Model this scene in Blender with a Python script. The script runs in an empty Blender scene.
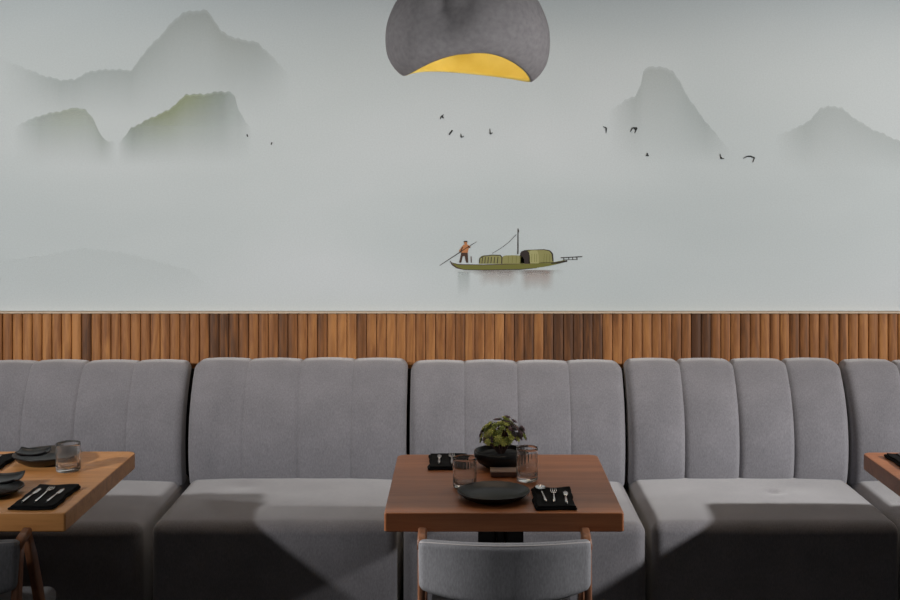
import bpy, bmesh, math, random
from mathutils import Vector, Matrix
random.seed(7)
S = bpy.context.scene
COL = S.collection
PI = math.pi

# ------------------------------------------------------------------ camera
F = 1200.0; CX = 465.0; CY = 170.0; CAMH = 1.75
cam = bpy.data.cameras.new('camera'); camo = bpy.data.objects.new('camera', cam); COL.objects.link(camo)
cam.sensor_width = 36; cam.lens = F/900*36
cam.shift_x = (450-CX)/900; cam.shift_y = (CY-300)/900
cam.clip_start = .05
camo.location = (0, 0, CAMH); camo.rotation_euler = (PI/2, 0, 0)
S.camera = camo
# ------------------------------------------------------------------ light
S.view_settings.view_transform = 'Standard'; S.view_settings.look = 'None'
S.view_settings.gamma = 1; S.view_settings.use_curve_mapping = False
S.view_settings.exposure = 0.0
w = bpy.data.worlds.new('world'); S.world = w; w.use_nodes = True
w.node_tree.nodes['Background'].inputs[0].default_value = (.95, .97, 1, 1)
w.node_tree.nodes['Background'].inputs[1].default_value = .015

def spot(name, loc, aim, power, half, blend, size, col):
    l = bpy.data.lights.new(name, 'SPOT'); o = bpy.data.objects.new(name, l); COL.objects.link(o)
    l.energy = power; l.spot_size = math.radians(half*2); l.spot_blend = blend
    l.shadow_soft_size = size; l.color = col
    o.location = loc
    o.rotation_euler = (Vector(aim)-Vector(loc)).to_track_quat('-Z', 'Y').to_euler()
    return o
WARMW = (1, .985, .965)
LL = (-4.0, .6, 2.85); LR = (5.0, 1.5, 2.85)
spot('ceiling_spot_left', LL, (-1.36, 5.3, 1.50), 860, 23.5, 1, .08, WARMW)
spot('ceiling_spot_right', LR, (1.24, 5.3, 1.44), 1060, 20.5, 1, .08, WARMW)
# narrower spots added at the same two points to brighten the seats
for ax in (-2.1, -1.3, -.55): spot('seat_fill_left', LL, (ax, 4.6, .22), 15, 10.5, 1, .08, WARMW)
for ax in (.45, 1.1, 1.8): spot('seat_fill_right', LR, (ax, 4.6, .24), 350, 10.5, 1, .08, WARMW)
# unseen low lights added on either side to brighten the pendant
spot('pendant_fill_left', (-3.1, 1.6, .9), (0, 3.7, 2.25), 240, 7.5, 1, .35, WARMW)
spot('pendant_fill_right', (3.3, 1.5, .9), (0, 3.7, 2.25), 440, 7.5, 1, .35, WARMW)
# side spots added to lighten the ends of the middle chair back
spot('chair_fill_left', (-3.2, 3.25, 2.1), (.0, 3.35, .55), 640, 5, 1, .05, WARMW)
spot('chair_fill_right', (3.4, 3.25, 2.1), (.2, 3.35, .55), 520, 5, 1, .05, WARMW)
# warm ceiling strip above the banquette
l = bpy.data.lights.new('ceiling_strip', 'AREA'); o = bpy.data.objects.new('ceiling_strip', l); COL.objects.link(o)
l.shape = 'RECTANGLE'; l.size = 5.0; l.size_y = .1; l.energy = 9; l.color = (1, .80, .62); l.spread = math.radians(100)
o.location = (0, 4.78, 2.95)
for wx in (-1.7, 1.5):     # unseen panels added behind the camera to put highlights on the glasses
    l = bpy.data.lights.new('glass_glint_light', 'AREA'); o = bpy.data.objects.new('glass_glint_light', l); COL.objects.link(o)
    l.shape = 'RECTANGLE'; l.size = .25; l.size_y = .9; l.energy = 7; l.color = (.95, .98, 1)
    o.location = (wx, -3.5, 1.9); o.rotation_euler = (PI/2, 0, 0)

# ------------------------------------------------------------------ helpers
def PX(x, y, Y):
    return Vector(((x-CX)*Y/F, Y, CAMH-(y-CY)*Y/F))

def link(name, bm, mats, parent=None, smooth=True, loc=None):
    me = bpy.data.meshes.new(name)
    bmesh.ops.recalc_face_normals(bm, faces=bm.faces)
    bm.to_mesh(me); bm.free()
    if not isinstance(mats, (list, tuple)): mats = [mats]
    for m in mats: me.materials.append(m)
    if smooth:
        for p in me.polygons: p.use_smooth = True
    o = bpy.data.objects.new(name, me); COL.objects.link(o)
    if parent: o.parent = parent
    if loc: o.location = loc
    return o

def tag(o, label, cat, group=None):
    o['label'] = label; o['category'] = cat
    if group: o['group'] = group
    return o
def struct(o):
    o['kind'] = 'structure'; return o
def empty(name, loc, label, cat, group=None, rz=0):
    o = bpy.data.objects.new(name, None); COL.objects.link(o)
    o.empty_display_size = .05
    o.location = loc; o.rotation_euler = (0, 0, rz)
    return tag(o, label, cat, group)
def dup(root, loc, label, rz=None, group=None):
    r = root.copy(); COL.objects.link(r); r.location = loc; r['label'] = label
    if rz is not None: r.rotation_euler = (0, 0, rz)
    if group: r['group'] = group
    for ch in list(root.children):
        c = ch.copy(); COL.objects.link(c); c.parent = r
        for g in list(ch.children):
            d = g.copy(); COL.objects.link(d); d.parent = c
    return r
def setm(bm, n0, idx):
    bm.faces.ensure_lookup_table()
    for f in bm.faces[n0:]: f.material_index = idx

def box(bm, c, s, mat=0, M=None):
    n0 = len(bm.faces)
    r = bmesh.ops.create_cube(bm, size=1)
    for v in r['verts']:
        v.co = Vector((v.co.x*s[0]+c[0], v.co.y*s[1]+c[1], v.co.z*s[2]+c[2]))
        if M: v.co = M @ v.co
    setm(bm, n0, mat)

def coords(s, r, n, arc=4):
    h = s/2; inner = h-r
    a = [inner+r*math.tan(PI/4*i/arc) for i in range(arc+1)]
    mid = [-inner+2*inner*i/n for i in range(1, n)]
    return [-x for x in reversed(a)]+mid+a
def rbox(bm, c, s, r, n=(4, 4, 4), fn=None, mat=0, arc=4):
    """rounded box; fn deforms a local point before it is moved to c"""
    r = min(r, min(s)/2*.999)
    C3 = [coords(s[k], r, n[k], arc) for k in range(3)]
    vs = []; fs = []
    for ax in range(3):
        u, v = (ax+1) % 3, (ax+2) % 3
        for sg in (-1, 1):
            base = len(vs); nu, nv = len(C3[u]), len(C3[v])
            for i in range(nu):
                for j in range(nv):
                    p = [0, 0, 0]; p[ax] = sg*s[ax]/2; p[u] = C3[u][i]; p[v] = C3[v][j]
                    q = [max(-(s[k]/2-r), min(s[k]/2-r, p[k])) for k in range(3)]
                    d = Vector([p[k]-q[k] for k in range(3)])
                    vs.append(Vector(q)+d.normalized()*r if d.length > 1e-9 else Vector(p))
            for i in range(nu-1):
                for j in range(nv-1):
                    a = base+i*nv+j
                    f = (a, a+nv, a+nv+1, a+1)
                    fs.append(f if sg > 0 else f[::-1])
    key = {}; idx = []
    bvs = []
    for p in vs:
        k = (round(p.x, 5), round(p.y, 5), round(p.z, 5))
        if k not in key:
            q = fn(p.copy()) if fn else p
            key[k] = bm.verts.new(q+Vector(c))
        bvs.append(key[k])
    n0 = len(bm.faces)
    for f in fs:
        t = []
        for i in f:
            if bvs[i] not in t: t.append(bvs[i])
        if len(t) > 2:
            try:
                nf = bm.faces.new(t); nf.material_index = mat
            except ValueError: pass

def interp(pts, x):
    """smooth (monotone-ish) interpolation through (x, y) pairs"""
    if x <= pts[0][0]: return pts[0][1]
    if x >= pts[-1][0]: return pts[-1][1]
    for i in range(len(pts)-1):
        if pts[i][0] <= x <= pts[i+1][0]:
            x0, y0 = pts[i]; x1, y1 = pts[i+1]
            ya = pts[i-1] if i > 0 else pts[i]; yb = pts[i+2] if i+2 < len(pts) else pts[i+1]
            m0 = (y1-ya[1])/(x1-ya[0]); m1 = (yb[1]-y0)/(yb[0]-x0)
            h = x1-x0; t = (x-x0)/h
            return ((2*t**3-3*t*t+1)*y0+(t**3-2*t*t+t)*h*m0+(-2*t**3+3*t*t)*y1+(t**3-t*t)*h*m1)
def lin(pts, x):
    if x <= pts[0][0]: return pts[0][1]
    for (a, b), (c, d) in zip(pts, pts[1:]):
        if a <= x <= c: return b+(d-b)*(x-a)/max(c-a, 1e-9)
    return pts[-1][1]

def lathe(bm, prof, n=40, c=(0, 0, 0), fn=None, mat=0, close=False):
    rings = []
    for (r, z) in prof:
        if r < 1e-6:
            p = Vector((0, 0, z))
            if fn: p = fn(p, 0)
            rings.append([bm.verts.new(p+Vector(c))])
        else:
            ring = []
            for i in range(n):
                a = 2*PI*i/n; p = Vector((r*math.cos(a), r*math.sin(a), z))
                if fn: p = fn(p, a)
                ring.append(bm.verts.new(p+Vector(c)))
            rings.append(ring)
    pairs = list(zip(rings, rings[1:]))
    if close: pairs.append((rings[-1], rings[0]))
    for A, B in pairs:
        for i in range(n):
            j = (i+1) % n
            t = []
            for v in (A[i % len(A)], A[j % len(A)], B[j % len(B)], B[i % len(B)]):
                if v not in t: t.append(v)
            if len(t) > 2:
                f = bm.faces.new(t); f.material_index = mat

def tube(bm, pts, rad, n=8, mat=0, flat=1.0):
    """swept tube; rad float or list; flat squashes along the second frame axis"""
    pts = [Vector(p) for p in pts]
    if not isinstance(rad, (list, tuple)): rad = [rad]*len(pts)
    rings = []; up = Vector((0, 0, 1))
    for i, p in enumerate(pts):
        d = (pts[min(i+1, len(pts)-1)]-pts[max(i-1, 0)]).normalized()
        ref = up if abs(d.dot(up)) < .95 else Vector((0, 1, 0))
        a = d.cross(ref).normalized(); b = a.cross(d).normalized()
        rings.append([bm.verts.new(p+a*rad[i]*math.cos(2*PI*k/n)+b*rad[i]*flat*math.sin(2*PI*k/n)) for k in range(n)])
    for A, B in zip(rings, rings[1:]):
        for k in range(n):
            f = bm.faces.new((A[k], A[(k+1) % n], B[(k+1) % n], B[k])); f.material_index = mat
    for R in (rings[0], rings[-1]):
        f = bm.faces.new(R); f.material_index = mat

def bar(bm, path, wx, t, r=.006):
    """a flat bar with rounded edges: path in the local YZ plane at x offset, wx wide in X, t thick in-plane"""
    pts = [Vector((0, p[1], p[2])) for p in path]; x0 = path[0][0]
    rings = []
    for i, p in enumerate(pts):
        d = (pts[min(i+1, len(pts)-1)]-pts[max(i-1, 0)]).normalized()
        nrm = Vector((0, -d.z, d.y))
        tt = t[i] if isinstance(t, (list, tuple)) else t
        ring = []
        for (sx, sn) in ((1, 1), (-1, 1), (-1, -1), (1, -1)):
            for k in range(4):
                a0 = {(1, 1): 0, (-1, 1): PI/2, (-1, -1): PI, (1, -1): 1.5*PI}[(sx, sn)]
                a = a0+PI/2*k/3
                ring.append(bm.verts.new(p+Vector((x0+sx*(wx/2-r)+r*math.cos(a), 0, 0))+nrm*(sn*(tt/2-r)+r*math.sin(a))))
        rings.append(ring)
    n = 16
    for A, B in zip(rings, rings[1:]):
        for k in range(n): bm.faces.new((A[k], A[(k+1) % n], B[(k+1) % n], B[k]))
    for R in (rings[0], rings[-1]): bm.faces.new(R)

# ------------------------------------------------------------------ materials
def srgb(r, g, b):
    f = lambda c: (c/255/12.92) if c/255 <= .04045 else ((c/255+.055)/1.055)**2.4
    return (f(r), f(g), f(b), 1)
def newmat(name):
    m = bpy.data.materials.new(name); m.use_nodes = True
    nt = m.node_tree; b = nt.nodes['Principled BSDF']
    return m, nt, b
def N(nt, t, **kw):
    n = nt.nodes.new(t)
    for k, v in kw.items():
        if k.startswith('i_'):
            key = k[2:]; n.inputs[int(key) if key.isdigit() else key].default_value = v
        else: setattr(n, k, v)
    return n
def ramp(nt, stops):
    r = nt.nodes.new('ShaderNodeValToRGB'); e = r.color_ramp.elements
    while len(e) < len(stops): e.new(.5)
    for el, (p, c) in zip(e, stops): el.position = p; el.color = c
    return r
def plain(name, col, rough=.5, metal=0, spec=.5):
    m, nt, b = newmat(name)
    b.inputs['Base Color'].default_value = col; b.inputs['Roughness'].default_value = rough
    b.inputs['Metallic'].default_value = metal; b.inputs['Specular IOR Level'].default_value = spec
    return m

def fabric(name, c1, c2, bump=.25, weave=900, sheen=.45):
    m, nt, b = newmat(name); L = nt.links.new
    tc = N(nt, 'ShaderNodeTexCoord')
    n1 = N(nt, 'ShaderNodeTexNoise', i_Scale=7.0, i_Detail=3.0)
    n2 = N(nt, 'ShaderNodeTexNoise', i_Scale=260.0, i_Detail=2.0)
    mp = N(nt, 'ShaderNodeMapping'); mp.inputs['Scale'].default_value = (1, 1, .35)
    L(tc.outputs['Object'], n1.inputs['Vector']); L(tc.outputs['Object'], mp.inputs[0]); L(mp.outputs[0], n2.inputs['Vector'])
    add = N(nt, 'ShaderNodeMath', operation='MULTIPLY_ADD', i_1=.6, i_2=0.0)
    L(n2.outputs[0], add.inputs[0])
    ad2 = N(nt, 'ShaderNodeMath', operation='MULTIPLY_ADD', i_1=.4)
    L(n1.outputs[0], ad2.inputs[0]); L(add.outputs[0], ad2.inputs[2])
    r = ramp(nt, [(.32, c1), (.68, c2)]); L(ad2.outputs[0], r.inputs[0]); L(r.outputs[0], b.inputs['Base Color'])
    bp = N(nt, 'ShaderNodeBump', i_Strength=bump, i_Distance=.002)
    n3 = N(nt, 'ShaderNodeTexNoise', i_Scale=float(weave), i_Detail=1.0); L(tc.outputs['Object'], n3.inputs['Vector'])
    L(n3.outputs[0], bp.inputs['Height']); L(bp.outputs[0], b.inputs['Normal'])
    b.inputs['Roughness'].default_value = .95; b.inputs['Specular IOR Level'].default_value = .15
    b.inputs['Sheen Weight'].default_value = sheen; b.inputs['Sheen Roughness'].default_value = .5
    return m
M_SOFA = fabric('grey_upholstery', srgb(106, 105, 110), srgb(131, 129, 134))
M_CHAIRF = fabric('chair_upholstery', srgb(112, 112, 116), srgb(136, 136, 140), sheen=.05)
M_NAPKIN = fabric('black_linen', srgb(14, 14, 15), srgb(26, 26, 28), .5, 500, 0)
M_PIPING = plain('light_piping', srgb(165, 160, 160), .8)
M_DARK = plain('black_plinth_gap_shade', srgb(18, 18, 18), .7)

def wood(name, dark, mid, light, grain_axis='Y', scale=1.0, rough=.45, attr=None, coat=0.0):
    m, nt, b = newmat(name); L = nt.links.new
    tc = N(nt, 'ShaderNodeTexCoord'); mp = N(nt, 'ShaderNodeMapping')
    st = {'X': (.6, 9, 9), 'Y': (9, .6, 9), 'Z': (9, 9, .9)}[grain_axis]
    mp.inputs['Scale'].default_value = tuple(x*scale for x in st)
    L(tc.outputs['Object'], mp.inputs[0])
    vec = mp.outputs[0]
    if attr:
        at = N(nt, 'ShaderNodeAttribute', attribute_name=attr)
        va = N(nt, 'ShaderNodeVectorMath', operation='MULTIPLY_ADD')
        va.inputs[1].default_value = (37, 37, 37)
        L(at.outputs['Color'], va.inputs[0]); L(vec, va.inputs[2]); vec = va.outputs[0]
    n1 = N(nt, 'ShaderNodeTexNoise', i_Scale=1.6, i_Detail=5.0, i_Roughness=.6, i_Distortion=1.4)
    n2 = N(nt, 'ShaderNodeTexNoise', i_Scale=12.0, i_Detail=3.0, i_Roughness=.6)
    L(vec, n1.inputs['Vector']); L(vec, n2.inputs['Vector'])
    mx = N(nt, 'ShaderNodeMath', operation='MULTIPLY_ADD', i_1=.3); L(n2.outputs[0], mx.inputs[0])
    m2 = N(nt, 'ShaderNodeMath', operation='MULTIPLY', i_1=.7); L(n1.outputs[0], m2.inputs[0]); L(m2.outputs[0], mx.inputs[2])
    fac = mx.outputs[0]
    if attr:
        m3 = N(nt, 'ShaderNodeMath', operation='MULTIPLY_ADD', i_1=.34)
        sp = N(nt, 'ShaderNodeSeparateColor'); L(at.outputs['Color'], sp.inputs[0])
        sb = N(nt, 'ShaderNodeMath', operation='SUBTRACT', i_1=.5); L(sp.outputs[0], sb.inputs[0])
        L(sb.outputs[0], m3.inputs[0]); L(fac, m3.inputs[2]); fac = m3.outputs[0]
    r = ramp(nt, [(.30, dark), (.5, mid), (.70, light)]); L(fac, r.inputs[0]); L(r.outputs[0], b.inputs['Base Color'])
    bp = N(nt, 'ShaderNodeBump', i_Strength=.12, i_Distance=.002); L(n2.outputs[0], bp.inputs['Height']); L(bp.outputs[0], b.inputs['Normal'])
    b.inputs['Roughness'].default_value = rough
    b.inputs['Coat Weight'].default_value = coat
    return m
M_SLAT = wood('oak_tambour', srgb(80, 47, 20), srgb(134, 84, 41), srgb(176, 120, 66), 'Z', 1.0, .55, attr='tone')
M_TABLE = wood('table_walnut', srgb(140, 82, 50), srgb(164, 102, 64), srgb(184, 120, 78), 'X', 1.0, .42)
M_TABLEL = wood('table_honey_oak', srgb(178, 120, 66), srgb(204, 143, 84), srgb(220, 160, 98), 'X', 1.0, .42)
M_CHAIRW = wood('chair_wood', srgb(96, 60, 40), srgb(124, 80, 54), srgb(146, 98, 66), 'Z', 1.5, .5)
M_BLACKM = plain('black_powder_coat', srgb(22, 21, 21), .45, 0, .5)
M_STEEL = plain('brushed_steel', srgb(200, 200, 200), .22, 1)
M_CHROME = plain('dim_steel', srgb(150, 150, 152), .3, 1)
M_PLATE = plain('black_stoneware', srgb(20, 20, 22), .32, 0, .3)
M_SHADE = None
def shade_mat():
    m, nt, b = newmat('grey_plaster_shade'); L = nt.links.new
    tc = N(nt, 'ShaderNodeTexCoord'); n = N(nt, 'ShaderNodeTexNoise', i_Scale=60.0, i_Detail=4.0)
    L(tc.outputs['Object'], n.inputs['Vector'])
    r = ramp(nt, [(.3, srgb(150, 147, 150)), (.7, srgb(166, 163, 166))]); L(n.outputs[0], r.inputs[0]); L(r.outputs[0], b.inputs['Base Color'])
    bp = N(nt, 'ShaderNodeBump', i_Strength=.3, i_Distance=.002); L(n.outputs[0], bp.inputs['Height']); L(bp.outputs[0], b.inputs['Normal'])
    b.inputs['Roughness'].default_value = .85; b.inputs['Specular IOR Level'].default_value = .2
    return m
M_SHADE = shade_mat()
def lining_mat():
    m, nt, b = newmat('yellow_lining'); L = nt.links.new
    tc = N(nt, 'ShaderNodeTexCoord'); n = N(nt, 'ShaderNodeTexNoise', i_Scale=14.0, i_Detail=3.0)
    L(tc.outputs['Object'], n.inputs['Vector'])
    r = ramp(nt, [(.3, srgb(222, 204, 118)), (.7, srgb(230, 214, 134))]); L(n.outputs[0], r.inputs[0]); L(r.outputs[0], b.inputs['Base Color'])
    b.inputs['Roughness'].default_value = .8
    return m
M_LINING = lining_mat()
def emit(name, col, s):
    m, nt, b = newmat(name); b.inputs['Emission Color'].default_value = col; b.inputs['Emission Strength'].default_value = s
    return m
def glass_mat():
    m, nt, b = newmat('clear_glass')
    b.inputs['Base Color'].default_value = (1, 1, 1, 1); b.inputs['Roughness'].default_value = .03
    b.inputs['Transmission Weight'].default_value = .96; b.inputs['IOR'].default_value = 1.4
    return m
M_GLASS = glass_mat()
def paper_mat():
    m, nt, b = newmat('mural_paper'); L = nt.links.new
    tc = N(nt, 'ShaderNodeTexCoord'); mp = N(nt, 'ShaderNodeMapping'); mp.inputs['Scale'].default_value = (.45, 1, 1.1)
    n = N(nt, 'ShaderNodeTexNoise', i_Scale=1.3, i_Detail=3.0, i_Roughness=.45, i_Distortion=.4)
    L(tc.outputs['Object'], mp.inputs[0]); L(mp.outputs[0], n.inputs['Vector'])
    r = ramp(nt, [(.3, srgb(188, 197, 199)), (.5, srgb(195, 203, 205)), (.72, srgb(203, 209, 212))]); L(n.outputs[0], r.inputs[0])
    n2 = N(nt, 'ShaderNodeTexNoise', i_Scale=150.0, i_Detail=2.0); L(tc.outputs['Object'], n2.inputs['Vector'])
    r2 = ramp(nt, [(.3, (.93, .93, .93, 1)), (.7, (1, 1, 1, 1))]); L(n2.outputs[0], r2.inputs[0])
    mx = N(nt, 'ShaderNodeMix', data_type='RGBA', blend_type='MULTIPLY'); mx.inputs[0].default_value = 1
    L(r.outputs[0], mx.inputs[6]); L(r2.outputs[0], mx.inputs[7]); L(mx.outputs[2], b.inputs['Base Color'])
    b.inputs['Roughness'].default_value = .9; b.inputs['Specular IOR Level'].default_value = .15
    return m
M_PAPER = paper_mat()
def wash_mat(name, c1, c2):
    """translucent ink wash: attribute 'ink' r = opacity, g = mix between the two inks"""
    m, nt, b = newmat(name); L = nt.links.new
    at = N(nt, 'ShaderNodeAttribute', attribute_name='ink'); sp = N(nt, 'ShaderNodeSeparateColor'); L(at.outputs['Color'], sp.inputs[0])
    mx = N(nt, 'ShaderNodeMix', data_type='RGBA'); mx.inputs[6].default_value = c1; mx.inputs[7].default_value = c2
    L(sp.outputs[1], mx.inputs[0]); L(mx.outputs[2], b.inputs['Base Color'])
    L(sp.outputs[0], b.inputs['Alpha'])
    b.inputs['Roughness'].default_value = .9; b.inputs['Specular IOR Level'].default_value = .15
    return m
M_WASHG = wash_mat('green_ink_wash', srgb(150, 162, 158), srgb(142, 152, 98))
M_WASHK = wash_mat('grey_ink_wash', srgb(150, 160, 158), srgb(150, 152, 140))
M_WASHR = wash_mat('pink_ink_wash', srgb(178, 150, 138), srgb(150, 160, 155))
def ink(name, c): return plain(name, c, .9, 0, .1)
I_DARK = ink('ink_dark', srgb(58, 52, 50)); I_HULL = ink('ink_olive', srgb(112, 112, 62)); I_CAN = ink('ink_canopy', srgb(140, 138, 92))
I_CAN2 = ink('ink_canopy_light', srgb(160, 158, 112)); I_SKIN = ink('ink_orange', srgb(178, 122, 84)); I_TROU = ink('ink_brown', srgb(78, 62, 54)); I_BIRD = ink('ink_bird', srgb(60, 62, 62))
I_PURP = ink('ink_hull_rim', srgb(84, 68, 64))

# ------------------------------------------------------------------ setting
WY = 5.30      # mural face
def plane_box(name, c, s, mat):
    bm = bmesh.new(); box(bm, c, s); return struct(link(name, bm, mat, smooth=False))
def floor_mat():
    m, nt, b = newmat('dark_floor_boards'); L = nt.links.new
    tc = N(nt, 'ShaderNodeTexCoord'); br = N(nt, 'ShaderNodeTexBrick', i_Scale=1.0)
    br.inputs['Color1'].default_value = srgb(70, 62, 56); br.inputs['Color2'].default_value = srgb(84, 74, 66); br.inputs['Mortar'].default_value = srgb(30, 28, 26)
    br.inputs['Mortar Size'].default_value = .004; br.inputs['Brick Width'].default_value = 1.2; br.inputs['Row Height'].default_value = .15
    L(tc.outputs['Object'], br.inputs['Vector']); L(br.outputs[0], b.inputs['Base Color']); b.inputs['Roughness'].default_value = .5
    return m
plane_box('floor', (0, 2.2, -.05), (7.0, 6.6, .1), floor_mat())
M_WALL = plain('wall_paint', srgb(196, 200, 198), .9)
plane_box('wall_back', (0, 5.413, 1.5), (7.0, .2, 3.0), M_WALL)
plane_box('ceiling', (0, 3.4, 3.05), (7.0, 4.2, .1), plain('ceiling_paint', srgb(120, 120, 120), .9))

# wood wainscot of narrow slats
def wainscot():
    bm = bmesh.new(); cl = bm.loops.layers.float_color.new('tone')
    pitch = .0433; top = 1.12; bot = .002; n = 110; x0 = -n/2*pitch+.0; yb = 5.309; yf = 5.285
    rnd = random.Random(3); tone = .5
    for i in range(n):
        xa = x0+i*pitch; xb = xa+pitch
        if rnd.random() < .5: tone = min(1, max(0, rnd.gauss(.52, .26)))
        t = (tone+rnd.gauss(0, .08), rnd.random(), rnd.random(), 1)
        prof = [(xa, yb)]
        for k in range(9):
            a = PI*k/8; prof.append(((xa+xb)/2-math.cos(a)*(pitch/2-.0008), yf-.008*math.sin(a)**.8 if 0 < k < 8 else yf))
        prof.append((xb, yb))
        lo = [bm.verts.new((x, y, bot)) for x, y in prof]; hi = [bm.verts.new((x, y, top)) for x, y in prof]
        fs = [bm.faces.new((lo[k], lo[k+1], hi[k+1], hi[k])) for k in range(len(prof)-1)]
        fs.append(bm.faces.new(hi)); fs.append(bm.faces.new(lo[::-1]))
        for f in fs:
            for l in f.loops: l[cl] = t
    o = link('wood_wainscot', bm, M_SLAT, smooth=False)
    tag(o, 'honey brown wood wainscot of narrow vertical slats below the mural', 'wall panel')
    bm = bmesh.new(); box(bm, (0, 5.2895, top+.003), (n*pitch, .041, .006))
    link('top_trim', bm, plain('pale_trim', srgb(190, 170, 148), .6), o, smooth=False)
wainscot()

# mural ---------------------------------------------------------------
MUR = None
def mural():
    bm = bmesh.new(); box(bm, (0, 5.3045, 2.062), (6.9, .009, 1.868))
    mur = link('wall_mural', bm, M_PAPER, smooth=False)
    tag(mur, 'pale grey-green misty mountain and river mural covering the wall above the wood panelling', 'mural')
    layer = [0]
    def nexty():
        layer[0] += 1; return 5.2998-.00012*layer[0]
    def mountain(name, pts, ybot, A, mat, tint, fl=20, fr=20, p=1.1, green=None, lab=None):
        Y = nexty(); bm = bmesh.new(); cl = bm.loops.layers.float_color.new('ink')
        xa, xb = pts[0][0], pts[-1][0]; nx = int((xb-xa)/1.2); ny = 26
        cols = []; ink = {}
        rr = random.Random(int(xa)+5)
        ph = [rr.random()*6 for _ in range(4)]
        for i in range(nx+1):
            x = xa+(xb-xa)*i/nx; yt = lin(pts, x)+.5*math.sin(x*.9+ph[0])+.4*math.sin(x*.37+ph[1])
            col = []
            for j in range(ny+1):
                t = j/ny; y = yt+(ybot-yt)*t
                v = bm.verts.new(PX(x, y, WY) - Vector((0, WY-Y, 0)))
                a = A*(1-t)**p*min(1, (x-xa)/fl if fl else 1)*min(1, (xb-x)/fr if fr else 1)
                a *= min(1, .55+j*.45) if j < 1 else 1
                g = tint*(1-t)**1.3
                if green: g *= math.exp(-((x-green[0])/green[1])**2)
                ink[v] = (max(0, a), min(1, g), 0, 1); col.append(v)
            cols.append(col)
        for i in range(nx):
            for j in range(ny):
                f = bm.faces.new((cols[i][j], cols[i+1][j], cols[i+1][j+1], cols[i][j+1]))
                for l in f.loops: l[cl] = ink[l.vert]
        o = link(name, bm, mat, mur)
        if lab: o['label'] = lab
    mountain('painted_mountain', [(0, 58), (25, 68), (45, 76), (62, 80), (75, 79), (90, 71), (110, 69), (132, 70), (146, 50), (160, 36), (172, 22), (182, 13), (190, 11), (207, 10), (213, 18), (221, 31), (235, 38), (257, 42), (268, 52), (290, 75)], 126, .27, M_WASHK, 1, 60, 34, 1.5, (205, 60), 'tall grey peak at the upper left of the mural')
    mountain('painted_mountain', [(14, 128), (25, 121), (45, 114), (70, 109), (74, 107), (86, 110), (94, 119), (99, 132), (105, 140), (116, 142)], 168, .33, M_WASHG, .8, 26, 14, 1.2, (72, 28), 'low rounded hill at the left of the mural')
    mountain('painted_mountain', [(118, 143), (124, 137), (131, 128), (150, 118), (168, 110), (180, 100), (186, 94), (203, 94), (222, 91), (231, 92), (235, 97), (238, 108), (246, 122), (252, 130)], 166, .52, M_WASHG, 1.25, 14, 30, 1.2, (176, 34), 'green-topped hill in the mural')
    mountain('painted_mountain', [(608, 112), (625, 100), (635, 96), (641, 84), (643, 72), (649, 66), (662, 67), (672, 70), (679, 80), (688, 97), (700, 114), (716, 134), (730, 150)], 165, .24, M_WASHK, .5, 26, 24, 1.0, (650, 30), 'flat-topped grey peak at the upper right of the mural')
    mountain('painted_mountain', [(775, 136), (800, 126), (812, 118), (820, 108), (828, 106), (842, 107), (850, 115), (870, 128), (900, 141), (925, 150)], 172, .21, M_WASHK, .2, 30, 20, 1.0, None, 'pale grey peak at the right edge of the mural')
    mountain('painted_mist', [(0, 262), (40, 256), (80, 248), (120, 252), (160, 262), (190, 270), (215, 292)], 300, .05, M_WASHK, 0, 40, 40, .8)
    # -- boat, drawn in a local sheet of 5.625 units to a pixel-sized step
    def Q(p, Y): return PX(430+p[0]/5.625, 220+p[1]/5.625, WY)-Vector((0, WY-Y, 0))
    def poly(bm, pts, mat=0, Y=None):
        f = bm.faces.new([bm.verts.new(Q(p, Y)) for p in pts]); f.material_index = mat
    def stroke(bm, pts, wd, mat, Y):
        for k, ((x0, y0), (x1, y1)) in enumerate(zip(pts, pts[1:])):
            w0 = wd[k] if isinstance(wd, (list, tuple)) else wd; w1 = wd[k+1] if isinstance(wd, (list, tuple)) else wd
            d = math.hypot(x1-x0, y1-y0); nx, ny = -(y1-y0)/d/2, (x1-x0)/d/2
            poly(bm, [(x0+nx*w0, y0+ny*w0), (x1+nx*w1, y1+ny*w1), (x1-nx*w1, y1-ny*w1), (x0-nx*w0, y0-ny*w0)], mat, Y)
    # reflection wash
    Y = nexty(); bm = bmesh.new(); cl = bm.loops.layers.float_color.new('ink')
    def patch(pts, top, bot, A, g):
        nx, ny = 24, 8; cols = []
        x0, x1 = pts
        for i in range(nx+1):
            x = x0+(x1-x0)*i/nx
            bj = bot+7*math.sin(x*.05)+5*math.sin(x*.13)
            cols.append([(bm.verts.new(Q((x, top+(bj-top)*j/ny), Y)), (A*(1-j/ny)*min(1, 5*i/nx, 5*(nx-i)/nx), g, 0, 1)) for j in range(ny+1)])
        for i in range(nx):
            for j in range(ny):
                q = [cols[i][j], cols[i+1][j], cols[i+1][j+1], cols[i][j+1]]; d = {v: c for v, c in q}
                f = bm.faces.new([v for v, _ in q])
                for l in f.loops: l[cl] = d[l.vert]
    patch((270, 500), 283, 375, .42, .1); patch((505, 700), 283, 398, .5, 0); patch((150, 230), 290, 430, .25, 1); patch((130, 760), 280, 310, .35, .6)
    link('painted_reflection', bm, M_WASHR, mur)
    Y = nexty(); Y2 = nexty(); Y3 = nexty(); Y4 = nexty()
    bm = bmesh.new()
    poly(bm, [(113, 230), (122, 238), (145, 246), (200, 250), (300, 250), (420, 246), (560, 242), (700, 236), (752, 226), (770, 228), (750, 240), (700, 252), (650, 262), (580, 272), (500, 277), (300, 280), (200, 279), (165, 272), (140, 258)], 0, Y)
    stroke(bm, [(113, 230), (125, 250), (150, 268), (190, 279)], [4, 8, 7, 3], 5, Y2)
    stroke(bm, [(190, 279), (300, 281), (500, 278), (600, 270)], [3, 4, 4, 2], 1, Y2)
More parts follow.
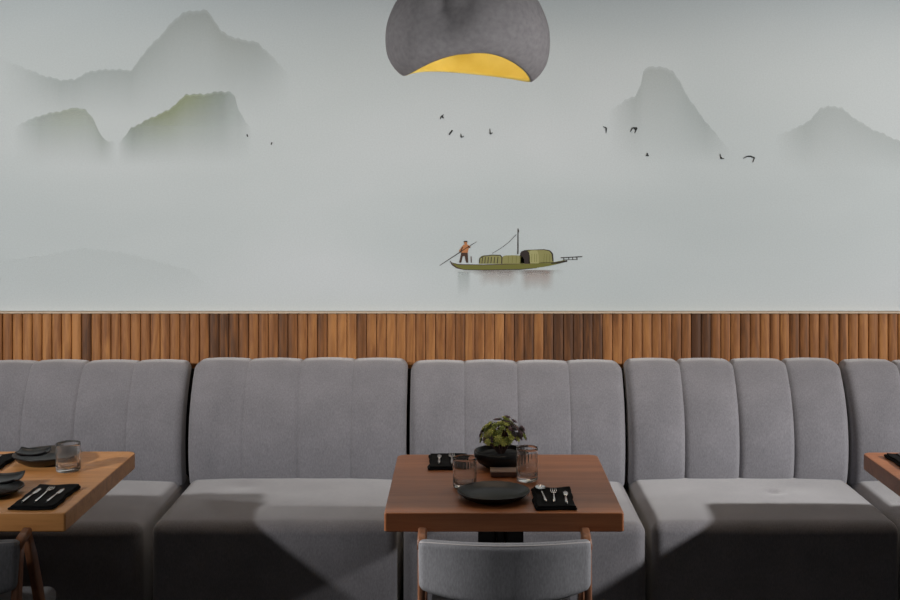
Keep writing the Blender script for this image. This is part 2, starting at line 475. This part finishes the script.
    stroke(bm, [(122, 240), (160, 250), (300, 252), (560, 244), (700, 238)], [3, 4, 4, 4, 3], 5, Y2)
    stroke(bm, [(680, 244), (720, 240), (772, 230)], [3, 10, 9], 1, Y3)
    def hut(x0, x1, yb, yt, m, k):
        pts = [(x0, yb)]
        for i in range(k+1):
            a = PI-PI*i/k; cx = (x0+x1)/2; hx = (x1-x0)/2
            sx = math.copysign(abs(math.cos(a))**.45, math.cos(a)); pts.append((cx+hx*sx, yb-(yb-yt)*math.sin(a)**.6))
        pts.append((x1, yb)); return pts
    poly(bm, hut(275, 410, 246, 197, 2, 10), 2, Y2)
    poly(bm, hut(398, 530, 246, 198, 3, 10), 3, Y3)
    poly(bm, hut(505, 695, 244, 166, 3, 14), 3, Y2)
    poly(bm, hut(505, 562, 244, 172, 3, 8), 1, Y3)
    poly(bm, hut(556, 612, 244, 168, 3, 8), 4, Y3)
    for x in (292, 308, 325, 342, 360, 378): stroke(bm, [(x, 244), (x+4, 208)], 4, 1, Y4)
    for x in (640, 655, 672): stroke(bm, [(x, 238), (x+3, 190)], 2.5, 0, Y4)
    for x in (440, 462, 485, 508): stroke(bm, [(x, 242), (x+2, 204)], 2.5, 0, Y4)
    for x in (572, 588, 600): stroke(bm, [(x, 236), (x+1, 190)], 2.5, 0, Y4)
    stroke(bm, [(278, 240), (280, 215), (300, 203), (350, 197), (395, 198), (405, 210), (403, 246)], [5, 5, 5, 5, 5, 6, 6], 1, Y4)
    stroke(bm, [(508, 190), (530, 172), (580, 168), (640, 166), (672, 172), (688, 190), (692, 232)], [6, 5, 3, 4, 6, 8, 7], 1, Y4)
    stroke(bm, [(735, 212), (857, 206)], 5, 1, Y4)
    for x in (752, 780, 802, 826): stroke(bm, [(x, 210), (x+1, 224)], 4, 1, Y4)
    stroke(bm, [(748, 224), (828, 222)], 3, 1, Y4)
    stroke(bm, [(495, 48), (495, 168), (494, 192)], [4, 6, 7], 1, Y4); poly(bm, [(492, 55), (500, 54), (500, 70), (493, 70)], 1, Y3)
    stroke(bm, [(485, 82), (440, 128), (400, 158), (350, 188)], [2.2, 2.2, 2.2, 2.5], 1, Y4)
    stroke(bm, [(231, 205), (232, 240)], 5, 5, Y4)
    link('painted_boat', bm, [I_HULL, I_DARK, I_CAN, I_CAN, I_CAN2, I_PURP], mur, smooth=False)
    Y = nexty(); Y2 = nexty(); bm = bmesh.new()
    poly(bm, [(178, 150), (190, 138), (212, 138), (228, 150), (216, 162), (212, 185), (178, 185), (174, 172), (166, 180), (164, 172)], 0, Y)
    poly(bm, [(176, 184), (212, 184), (215, 240), (203, 240), (195, 202), (184, 204), (176, 240), (164, 240)], 1, Y)
    poly(bm, [(192, 122), (208, 122), (209, 138), (194, 138)], 0, Y2); poly(bm, [(186, 124), (214, 124), (207, 117), (194, 117)], 2, Y2)
    stroke(bm, [(262, 122), (200, 160), (140, 200), (54, 256)], [2, 3.5, 4, 3], 2, Y2)
    stroke(bm, [(172, 182), (183, 152)], 7, 1, Y2); stroke(bm, [(213, 148), (226, 156)], 6, 1, Y2)
    link('painted_boatman', bm, [I_SKIN, I_TROU, I_DARK], mur, smooth=False)
    # birds: wing strokes in photo coordinates
    birds = [[[(247, 134.3), (247.8, 136.8)]], [[(272, 142.3), (271.2, 144.8)]],
             [[(443.8, 114.6), (441.2, 116.5), (440.2, 119.2)], [(442.2, 116.2), (443.4, 118.2)]],
             [[(452.4, 130.2), (449.2, 134.6)]], [[(460.8, 133.6), (461.4, 137.4), (463.8, 136)]],
             [[(489.8, 128.6), (490.2, 134), (492.6, 132.6)]],
             [[(603.3, 126.6), (606.4, 128), (606, 133.2)]], [[(630.3, 131.6), (632.6, 127.8), (637, 127.8), (634.6, 133.2)], [(634, 128), (636, 130)]],
             [[(645.8, 155.2), (648.8, 155.6)], [(647.2, 153), (647.4, 155.6)]],
             [[(720, 153.8), (721, 158.4), (724.2, 158.6)], [(720.2, 158.2), (722, 157.6)]],
             [[(743, 158.4), (747, 156.4), (751, 156.3), (754.4, 157.8), (752.7, 162.4)]]]
    Y = nexty()
    for b in birds:
        bm = bmesh.new()
        for s in b:
            n = len(s)
            stroke(bm, [((x-430)*5.625, (y-220)*5.625) for x, y in s], [(3.2+5*math.sin(PI*k/(n-1))) if n > 2 else 7.5 for k in range(n)], 0, Y)
        link('painted_bird', bm, I_BIRD, mur, smooth=False)
mural()

# ------------------------------------------------------------------ banquette modules
def module(x0, x1, label, dy=0, dz=0, soft=1.0, dents=()):
    wd = x1-x0; cx = (x0+x1)/2
    t = empty('banquette_sofa', (cx, 0, 0), label, 'sofa', 'grey banquette seating along the wall')
    # seat: one upholstered block with softly rounded front
    bm = bmesh.new()
    ys, ye = 4.40+dy, 5.21; st = .452+dz; sb = .07
    def fn(p):
        z = p.z; hx, hy, hz = wd/2, (ye-ys)/2, (st-sb)/2
        if z > hz*.6:     # crown of the cushion + dents
            k = max(0, 1-(p.x/hx)**4)*max(0, 1-(p.y/hy)**4)
            p.z += .010*k
            for (dx, dyy, dd, rr) in dents:
                p.z -= dd*math.exp(-(((p.x-dx)**2+(p.y-dyy)**2)/rr**2))
        if p.y < -hy*.7:
            p.y -= .012*max(0, 1-(z/hz)**2)*max(0, 1-(p.x/hx)**4)
        return p
    rbox(bm, (0, (ys+ye)/2, (st+sb)/2), (wd-.008, ye-ys, st-sb), .042, (40, 30, 8), fn)
    link('seat', bm, M_SOFA, t)
    # backrest of four vertical channels
    bm = bmesh.new(); ch = wd/4
    H = .515; T = .125; zc = .410+H/2
    rr = random.Random(int(cx*100)+9)
    for k in range(4):
        jx = rr.uniform(-.004, .004)
        def fn(p, k=k):
            u = p.x/(ch/2); v = p.z/(H/2)
            front = 1 if p.y < 0 else 0
            if front:
                p.y -= (.006+.009*(1-soft)*2)*max(0, 1-min(1, u*u))*max(0, 1-abs(v)**3)
            p.z += .006*max(0, 1-u*u)*(1 if v > .8 else 0)
            p.y += interp([(-1, .03), (-.6, .004), (-.2, 0), (.2, .018), (.6, .062), (1, .135)], v)    # curved recline
            return p
        rbox(bm, (-wd/2+ch*(k+.5)+((.006 if k == 0 else -.006 if k == 3 else 0)*2*soft), 5.0+dy*.6+T/2-.015, zc+dz+rr.uniform(-.002, .002)), (ch+(.024 if k in (0, 3) else .034)*soft, T, H), .034, (8, 3, 10), fn)
    link('backrest', bm, M_SOFA, t)
    bm = bmesh.new(); box(bm, (0, 4.86, .035), (wd-.08, .72, .07)); link('plinth', bm, M_DARK, t, smooth=False)
    bm = bmesh.new(); box(bm, (0, 5.258, .48), (wd+.014, .02, .80)); link('gap_shade_board', bm, M_DARK, t, smooth=False)  # added dark board standing in for the shade in the gaps between modules
    return t
PXX = lambda x, Y=5.0: (x-CX)*Y/F
module(PXX(-33), PXX(181), 'leftmost grey banquette module, partly behind the orange-brown table at left', 0, -.004, dents=[(.1, -.1, .004, .1)])
module(PXX(188), PXX(406), 'grey banquette module between the left and middle tables', -.012, .006, dents=[(-.2, .08, .006, .06), (.05, 0, .004, .09)])
module(PXX(409.5), PXX(626), 'grey banquette module directly behind the middle table with the plant', 0, -.004, dents=[(0, 0, .004, .1)])
module(PXX(629), PXX(849), 'grey banquette module right of the middle table, with a tuft dent in the seat', -.012, .006, .55, dents=[(.09, -.02, .013, .022), (0.2, .05, .004, .08)])
module(PXX(853), PXX(1070), 'rightmost grey banquette module, cut off by the right photo edge', .0, -.002, .55, dents=[(0, 0, .004, .1)])

# ------------------------------------------------------------------ tables
def make_table(loc, label, mat, D=.72, W=.70):
    t = empty('dining_table', loc, label, 'table', 'wooden dining tables along the banquette')
    bm = bmesh.new(); TH = .056
    out = []
    for (cx, cy, r, a0) in ((W/2, D/2, .032, 0), (-W/2, D/2, .032, PI/2), (-W/2, -D/2, .007, PI), (W/2, -D/2, .007, 1.5*PI)):
        sx = 1 if cx > 0 else -1; sy = 1 if cy > 0 else -1
        for k in range(9):
            a = a0+PI/2*k/8; out.append((cx-sx*r+r*math.cos(a), cy-sy*r+r*math.sin(a)))
    def ring(z, ins): return [bm.verts.new((x*(1-ins/(W/2)), y*(1-ins/(D/2)), z)) for x, y in out]
    R = [ring(.75-TH, .003), ring(.75-TH+.003, 0), ring(.747, 0), ring(.7492, .0012), ring(.75, .0035)]
    for A, B in zip(R, R[1:]):
        for k in range(len(out)): bm.faces.new((A[k], A[(k+1) % len(out)], B[(k+1) % len(out)], B[k]))
    bm.faces.new(R[0][::-1]); bm.faces.new(R[-1])
    link('tabletop', bm, mat, t, smooth=False)
    bm = bmesh.new(); box(bm, (-.047, 0, .353), (.05, .09, .66)); box(bm, (.047, 0, .353), (.05, .09, .66)); box(bm, (0, .02, .353), (.05, .05, .66))
    box(bm, (0, 0, .686), (.30, .30, .012))
    ped = link('pedestal', bm, M_BLACKM, t, smooth=False)
    bm = bmesh.new()
    for s in (-.014, .014): tube(bm, [(s, -.012, .03), (s, -.012, .68)], .004, 10)
    link('steel_rod', bm, M_STEEL, ped)
    bm = bmesh.new(); rbox(bm, (0, 0, .0125), (.36, .36, .024), .008, (2, 2, 1)); link('base_plate', bm, M_BLACKM, t)
    return t
M_TABLEC = M_TABLE
tb = make_table((.114, 3.86, 0), 'square brown wooden dining table with the potted plant on it', M_TABLEC)
make_table((-1.766, 3.883, 0), 'orange-brown wooden dining table at the left edge of the photo', M_TABLEL, .765, 1.2)
make_table((2.003, 3.875, 0), 'brown wooden dining table cut off by the right photo edge', M_TABLE, .75, 1.2)

# ------------------------------------------------------------------ chairs
def make_chair(loc, label, rz=0):
    t = empty('dining_chair', loc, label, 'chair', 'wooden chairs with grey upholstered backs', rz)
    bm = bmesh.new(); W = .487
    def fn(p):
        u = p.x/(W/2)
        s = (p.z/.07)          # -1 bottom .. 1 top
        p.y *= 1-.10*abs(u)**3
        if s < 0: p.z += s*-.0-.030*(1-u*u)*min(1, -s)
        else: p.z += .004*(1-u*u)*s
        if abs(u) > .8: p.z *= 1-.04*((abs(u)-.8)/.2)**2
        p.y += .056*u*u+.12*p.z*.5
        return p
    rbox(bm, (0, .0, .640), (W, .036, .138), .0165, (26, 2, 10), fn)
    back = link('backrest', bm, M_CHAIRF, t)
    # piping along the top and sides of the rear face
    bm = bmesh.new(); pts = []
    for k in range(41):
        u = -1+2*k/40
        pts.append((u*W/2*.985, -.012+.056*u*u+.0035,   .640+.069*(1-.04*abs(u)**6)-.004+.003*(1-u*u)))
    tube(bm, pts, .0022, 6)
    link('piping', bm, M_PIPING, back)
    bm = bmesh.new()
    def fs(p):
        p.z += .008*max(0, 1-(p.x/.22)**2)*max(0, 1-(p.y/.21)**2)*(1 if p.z > 0 else 0)
        p.x *= 1-.10*max(0, -p.y/.21)
        return p
    rbox(bm, (0, .245, .412), (.43, .43, .058), .024, (16, 16, 3), fs); link('seat', bm, M_CHAIRF, t)
    for s in (-1, 1):
        x = s*.2345
        bm = bmesh.new(); bar(bm, [(x, -.03, 0), (x, .02, .25), (x, .052, .5), (x, .068, .64), (x, .077, .688)], .022, [.028, .032, .036, .036, .034]); link('rear_leg', bm, M_CHAIRW, t)
        bm = bmesh.new(); bar(bm, [(x, .058, .684), (x, .095, .698), (x, .140, .706)], .026, .022); link('arm_rail', bm, M_CHAIRW, t)
        bm = bmesh.new(); bar(bm, [(x, .132, .700), (x, .175, .62), (x, .235, .48), (x, .31, .25), (x, .350, 0)], .022, [.030, .042, .042, .034, .026]); link('front_leg', bm, M_CHAIRW, t)
        bm = bmesh.new(); bar(bm, [(x*.98, .03, .40), (x*.98, .26, .395)], .018, .03); link('side_rail', bm, M_CHAIRW, t)
    bm = bmesh.new(); box(bm, (0, .045, .387), (.45, .02, .03)); link('rear_rail', bm, M_CHAIRW, t, smooth=False)
    return t
ch = make_chair((.112, 3.33, 0), 'wooden dining chair with curved grey back tucked under the middle table')
dup(ch, (-1.50, 3.33, 0), 'wooden dining chair at the bottom left corner, by the left table')

# ------------------------------------------------------------------ pendant
def pendant():
    t = empty('pendant_lamp', (.008, 3.70, 0), 'grey dome pendant lamp with a wavy rim and glowing yellow inside, above the middle table', 'lamp')
    prof = [(0, .200), (.04, .219), (.14, .243), (.28, .2515), (.42, .246), (.55, .228), (.66, .202), (.8, .148), (.92, .08), (1, .022)]
    ZT = 2.42
    def zr(a): return 2.0535-.022*math.cos(2*a)-.009*math.cos(a)+max(0, -math.sin(a))*math.cos(a)*(.04 if math.cos(a) > 0 else .012)-.010*max(0, math.sin(a))*math.cos(a)-.0075*math.sin(a)+.006*math.sin(3*a)
    def surf(off, n=96, m=40):
        rows = []
        for j in range(m+1):
            s = j/m; row = []
            for i in range(n):
                a = 2*PI*i/n
                z0 = zr(a); z = z0+(ZT-off-z0)*s
                r = interp(prof, s)-off
                # organic fold running down the camera side, left of centre
                da = (a-math.radians(255)+PI) % (2*PI)-PI
                r -= .052*math.exp(-(da/.30)**2)*min(1, max(0, s/.42))*(1 if s < .97 else 0)
                r *= 1+.012*math.cos(2*a+.6)*math.sin(PI*s)
                r = max(r, .012)
                row.append((r*math.cos(a), r*math.sin(a), z))
            rows.append(row)
        return rows
    def shell(name, o0, o1, mat, parent):
        A, B = surf(o0), surf(o1); bm = bmesh.new()
        VA = [[bm.verts.new(p) for p in r] for r in A]; VB = [[bm.verts.new(p) for p in r] for r in B]
        n = len(VA[0])
        for V, fl in ((VA, 0), (VB, 1)):
            for j in range(len(V)-1):
                for i in range(n): bm.faces.new((V[j][i], V[j][(i+1) % n], V[j+1][(i+1) % n], V[j+1][i]))
        for i in range(n): 
            bm.faces.new((VA[0][i], VA[0][(i+1) % n], VB[0][(i+1) % n], VB[0][i])); bm.faces.new((VA[-1][i], VA[-1][(i+1) % n], VB[-1][(i+1) % n], VB[-1][i]))
        return link(name, bm, mat, parent)
    shell('lamp_shade', 0, .007, M_SHADE, t)
    shell('inner_lining', .0075, .0095, M_LINING, t)
    bm = bmesh.new(); lathe(bm, [(0, 2.47), (.018, 2.47), (.024, 2.45), (.024, 2.40), (.02, 2.33), (0, 2.33)], 20); link('socket', bm, M_BLACKM, t)
    bm = bmesh.new(); lathe(bm, [(0, 2.25), (.018, 2.255), (.03, 2.28), (.026, 2.31), (.014, 2.335), (0, 2.335)], 20); link('bulb', bm, emit('bulb_glow', (1, .72, .32, 1), 6), t)
    bm = bmesh.new(); tube(bm, [(0, 0, 2.465), (0, 0, 2.985)], .003, 8); link('cord', bm, M_BLACKM, t)
    bm = bmesh.new(); lathe(bm, [(0, 2.97), (.05, 2.97), (.055, 2.98), (.055, 3.0), (0, 3.0)], 24); link('canopy', bm, M_SHADE, t)
    l = bpy.data.lights.new('pendant_bulb_light', 'POINT'); l.energy = .45; l.color = (1, .92, .66); l.shadow_soft_size = .03
    o = bpy.data.objects.new('pendant_bulb_light', l); COL.objects.link(o); o.location = (.008, 3.70, 2.21)
pendant()

# ------------------------------------------------------------------ tableware
TT = .7503
def plate(loc, label, R=.108, h=.020, group='black stoneware plates'):
    bm = bmesh.new()
    prof = [(0, .003), (R*.55, .003), (R*.58, 0), (R*.66, 0), (R*.7, .004), (R*.86, h*.45), (R*.97, h*.9), (R, h), (R*.995, h+.003), (R*.965, h+.002), (R*.83, h*.6), (R*.66, .009), (0, .007)]
    def fn(p, a):
        k = 1+.012*math.sin(2*a+1)+.008*math.sin(5*a); p.x *= k; p.y *= k
        return p
    lathe(bm, prof, 56, fn=fn)
    return tag(link('plate', bm, M_PLATE, loc=loc), label, 'plate', group)
def dish(loc, label, w, d, h, rz=0):
    """square dish with upturned corners"""
    bm = bmesh.new(); n = 14
    def pt(i, j, off):
        u = -1+2*i/n; v = -1+2*j/n
        z = h*(max(abs(u), abs(v))**3)*.6+h*.5*(abs(u*v))**2
        ru = u*(1-.06*v*v); rv = v*(1-.06*u*u)
        return (ru*w/2, rv*d/2, z+off+.0005)
    g = {}
    for k, off in enumerate((0, .004)):
        for i in range(n+1):
            for j in range(n+1): g[k, i, j] = bm.verts.new(pt(i, j, off))
    for k in (0, 1):
        for i in range(n):
            for j in range(n): bm.faces.new((g[k, i, j], g[k, i+1, j], g[k, i+1, j+1], g[k, i, j+1]))
    for i in range(n):
        for (a, b) in (((i, 0), (i+1, 0)), ((i, n), (i+1, n)), ((0, i), (0, i+1)), ((n, i), (n, i+1))):
            bm.faces.new((g[0, a[0], a[1]], g[0, b[0], b[1]], g[1, b[0], b[1]], g[1, a[0], a[1]]))
    o = tag(link('dish', bm, M_PLATE, loc=loc), label, 'dish', 'small black dishes'); o.rotation_euler = (0, 0, rz)
    return o
def napkin(loc, w, d, label, rz=0, seed=1):
    bm = bmesh.new(); rr = random.Random(seed); ph = [rr.random()*6 for _ in range(6)]
    def fn(p):
        p.x += .0025*math.sin(p.y*40+ph[0])+.0015*math.sin(p.y*90+ph[1])
        p.y += .003*math.sin(p.x*45+ph[2])
        if p.z > 0:
            p.z += .0012*math.sin(p.x*70+ph[3])*math.sin(p.y*50+ph[4])
            p.z += .005*math.exp(-((p.y-d/2+.012)/.012)**2)*(.6+.4*math.sin(p.x*60+ph[5]))
        return p
    rbox(bm, (0, 0, .0042), (w, d, .0075), .0036, (14, 24, 1), fn, arc=3)
    rbox(bm, (.002, -.003, .0105), (w*.93, d*.95, .006), .0029, (14, 24, 1), fn, arc=3)
    o = tag(link('napkin', bm, M_NAPKIN, loc=loc), label, 'napkin', 'folded black napkins'); o.rotation_euler = (0, 0, rz)
    return o
def cutlery(kind, loc, L, label, rz=0, mat=None):
    """handle towards -Y, head towards +Y"""
    bm = bmesh.new(); hl = L*.62
    if kind == 'knife':
        tube(bm, [(0, -L/2, .002), (0, -L/2+.02, .003), (0, 0, .003), (0, .005, .002)], [.003, .0045, .0038, .003], 8, flat=.5)
        tube(bm, [(0, .005, .002), (.001, .03, .002), (.001, L/2-.015, .002), (0, L/2, .002)], [.003, .0075, .0075, .001], 8, flat=.14)
    else:
        tube(bm, [(0, -L/2, .002), (0, -L/2+.02, .003), (0, -L*.1, .003), (0, L/2-.06, .005), (0, L/2-.048, .005)], [.0025, .0045, .003, .0022, .003], 8, flat=.5)
        if kind == 'spoon':
            n = 12; rings = []
            for k in range(5):
                r = k/4; ring = []
                for i in range(n):
                    a = 2*PI*i/n; ring.append(bm.verts.new((.0165*r*math.cos(a), L/2-.026+.025*r*math.sin(a), .003+.006*r*r)))
                rings.append(ring)
            for A, B in zip(rings[1:], rings[2:]):
                for i in range(n): bm.faces.new((A[i], A[(i+1) % n], B[(i+1) % n], B[i]))
            bm.faces.new(rings[1])
            for v in rings[0]: bm.verts.remove(v)
        else:
            tube(bm, [(0, L/2-.05, .005), (0, L/2-.04, .004), (0, L/2-.03, .003)], [.003, .009, .0105], 10, flat=.2)
            for x in (-.0085, -.0028, .0028, .0085): tube(bm, [(x, L/2-.031, .003), (x, L/2-.015, .004), (x*.95, L/2, .007)], [.0018, .0016, .0008], 6, flat=.7)
    o = tag(link(kind, bm, mat or M_STEEL, loc=loc), label, kind, 'cutlery laid on the napkins'); o.rotation_euler = (0, 0, rz)
    return o
def tumbler(loc, label, R=.0375, H=.095, ribs=24, rib_top=.75):
    bm = bmesh.new(); n = ribs*4
    def fn(p, a):
        r = math.hypot(p.x, p.y)
        if r > R*.97 and .008 < p.z < H*rib_top:
            k = 1-.028*(.5-.5*math.cos(a*ribs)); p.x *= k; p.y *= k
        return p
    zs = [.008+(H*rib_top-.008)*i/8 for i in range(9)]
    prof = [(0, .0005), (R*.86, .0005), (R*.95, .003), (R*.99, .006)]+[(R, z) for z in zs]+[(R, H*rib_top+.003), (R, H*.93), (R*.995, H-.001), (R*.975, H), (R*.955, H-.001), (R*.945, H*.9), (R*.93, H*.4), (R*.90, H*.2), (R*.82, H*.165), (0, H*.155)]
    lathe(bm, prof, n, fn=fn)
    return tag(link('glass_tumbler', bm, M_GLASS, loc=loc), label, 'glass', 'clear glass tumblers')

NT = .0146
# middle table
plate((.087, 3.655, TT), 'round black plate at the front of the middle table, beside the ribbed tumbler', .110, .022)
napkin((.266, 3.628, TT), .122, .212, 'folded black napkin at the front right of the middle table', seed=2)
cutlery('spoon', (.236, 3.640, TT+NT), .165, 'steel spoon, leftmost of the cutlery on the front napkin of the middle table', .06)
cutlery('fork', (.268, 3.622, TT+NT), .14, 'steel fork between spoon and knife on the front napkin of the middle table', -.05)
cutlery('knife', (.303, 3.610, TT+NT), .14, 'steel knife, rightmost of the cutlery on the front napkin of the middle table', -.05)
napkin((-.055, 4.085, TT), .136, .185, 'folded black napkin at the back left of the middle table', seed=3)
cutlery('knife', (-.088, 4.085, TT+NT), .13, 'dull steel knife, left one on the back napkin of the middle table', .02, M_CHROME)
cutlery('fork', (-.045, 4.085, TT+NT), .13, 'dull steel fork, right one on the back napkin of the middle table', .02, M_CHROME)
tumbler((-.001, 3.780, TT), 'clear glass tumbler left of the front plate on the middle table')
tumbler((.200, 3.86, TT), 'clear glass tumbler right of the plant on the middle table', .0345, .108, 20, .9)
def tray():
    bm = bmesh.new()
    rbox(bm, (0, 0, .008), (.088, .06, .015), .003, (2, 2, 1)); o = link('small_tray', bm, plain('tray_wood', srgb(112, 82, 66), .5), loc=(.128, 3.93, TT))
    bm = bmesh.new(); rbox(bm, (0, 0, .0175), (.09, .062, .0035), .0016, (2, 2, 1)); link('pale_rim', bm, plain('tray_rim', srgb(168, 146, 136), .4), o)
    tag(o, 'small brown box with a pale top in front of the plant bowl', 'box')
tray()
# plant in a low black bowl
def plant():
    t = empty('potted_succulent', (.122, 4.045, TT), 'bushy green and purple succulent in a low black bowl on the middle table', 'plant')
    bm = bmesh.new(); R = .092; h = .052
    lathe(bm, [(0, .001), (.045, .001), (.05, 0), (.056, .003), (.078, .016), (R*.99, .036), (R, h), (R*.985, h+.003), (R*.95, h+.001), (R*.93, .040), (.07, .028), (0, .028)], 48); link('bowl', bm, M_PLATE, t)
    bm = bmesh.new(); lathe(bm, [(0, .046), (.04, .045), (.083, .040), (.08, .034), (0, .030)], 32, fn=lambda p, a: p+Vector((0, 0, .002*math.sin(a*7)))); link('soil', bm, plain('dark_soil', srgb(34, 32, 32), .95), t)
    rr = random.Random(11)
    tips = []; sb = bmesh.new()
    for i in range(150):
        a = rr.uniform(0, 2*PI); el = rr.uniform(-.12, 1)
        q = math.sqrt(max(0, 1-max(0, el)**2)); rad = rr.uniform(.72, 1.0)
        c = Vector(((.078*q*rad)*math.cos(a)+.006, .062*q*rad*math.sin(a), .096+.066*el*rad+.004*math.cos(a)))
        tips.append(c)
        if i % 4 == 0:
            mid = Vector((c.x*.45, c.y*.45, (c.z+.05)*.5)); tube(sb, [(c.x*.12, c.y*.12, .045), mid, c], [.0035, .0025, .0015], 6)
    tube(sb, [(0, 0, .04), (.003, 0, .06), (0, .002, .085)], [.008, .006, .004], 8)
    link('stem', sb, plain('succulent_stem', srgb(92, 66, 58), .8), t)
    fb = bmesh.new()
    for c in tips:
        nrm = (c-Vector((0, 0, .075))).normalized()
        warm = (c.x < .028 and rr.random() < .80) or rr.random() < .18
        mi = (0 if rr.random() < .55 else 1) if warm else (2 if rr.random() < .75 else 3)
        s = rr.uniform(.012, .0165); rot = rr.uniform(0, PI)
        a1 = nrm.orthogonal().normalized(); a2 = nrm.cross(a1)
        for layer, (cnt, tilt, sc) in enumerate(((7, .25, 1.0), (5, .7, .72), (3, 1.15, .5))):
            for k in range(cnt):
                th = rot+2*PI*k/cnt+layer*.5
                d = a1*math.cos(th)+a2*math.sin(th); side = nrm.cross(d)
                dirn = d*math.cos(tilt)+nrm*math.sin(tilt); up = nrm*math.cos(tilt)-d*math.sin(tilt)
                L = s*sc; wv = L*.33
                P = [c, c+dirn*L*.5+side*wv+up*.0006, c+dirn*L*.55+up*.0022, c+dirn*L*.5-side*wv+up*.0006, c+dirn*L+up*.001, c+dirn*L*.5-up*.0012]
                V = [fb.verts.new(p) for p in P]
                for f in ((0, 1, 2), (0, 2, 3), (1, 4, 2), (2, 4, 3), (0, 5, 1), (0, 3, 5), (1, 5, 4), (3, 4, 5)):
                    ff = fb.faces.new([V[i] for i in f]); ff.material_index = mi
    me = link('foliage', fb, [plain('leaf_green', srgb(142, 152, 76), .5), plain('leaf_lime', srgb(190, 192, 100), .5), plain('leaf_purple', srgb(112, 88, 94), .5), plain('leaf_dark', srgb(72, 66, 62), .5)], t)
plant()
# left table
tumbler((-1.318, 3.985, TT), 'clear ribbed glass tumbler on the left table', .040, .094, 22, .62)
napkin((-1.276, 3.645, TT), .134, .245, 'folded black napkin at the front right corner of the left table', seed=5)
cutlery('knife', (-1.312, 3.63, TT+NT), .17, 'steel knife, leftmost of the cutlery on the front napkin of the left table', .02)
cutlery('fork', (-1.276, 3.635, TT+NT), .17, 'steel fork between two knives on the front napkin of the left table', .02)
cutlery('knife', (-1.24, 3.63, TT+NT), .16, 'steel knife, rightmost of the cutlery on the front napkin of the left table', .0)
plate((-1.475, 3.70, TT), 'round black plate at the front of the left table, cut off by the photo edge', .108, .020)
dish((-1.462, 3.745, TT+.0235), 'small black dish with upturned edge on the front plate of the left table', .15, .12, .018, .05)
plate((-1.43, 4.105, TT), 'round black plate behind the ribbed glass on the left table', .112, .030)
dish((-1.46, 4.06, TT+.034), 'small black dish resting on the back plate of the left table', .105, .085, .016, .1)
napkin((-1.62, 4.07, TT), .14, .21, 'folded black napkin at the back of the left table, at the photo edge', seed=6)
cutlery('knife', (-1.60, 4.07, TT+NT), .16, 'steel knife, right one on the back napkin of the left table', .05)
cutlery('fork', (-1.64, 4.07, TT+NT), .16, 'steel fork, left one on the back napkin of the left table', .05)
# right table
napkin((1.535, 4.085, TT), .15, .20, 'folded black napkin on the table at the right photo edge', seed=8)
cutlery('knife', (1.505, 4.085, TT+NT), .17, 'dull steel knife, left one on the napkin of the right table', .0, M_CHROME)
cutlery('fork', (1.545, 4.085, TT+NT), .17, 'dull steel fork, right one on the napkin of the right table', .0, M_CHROME)
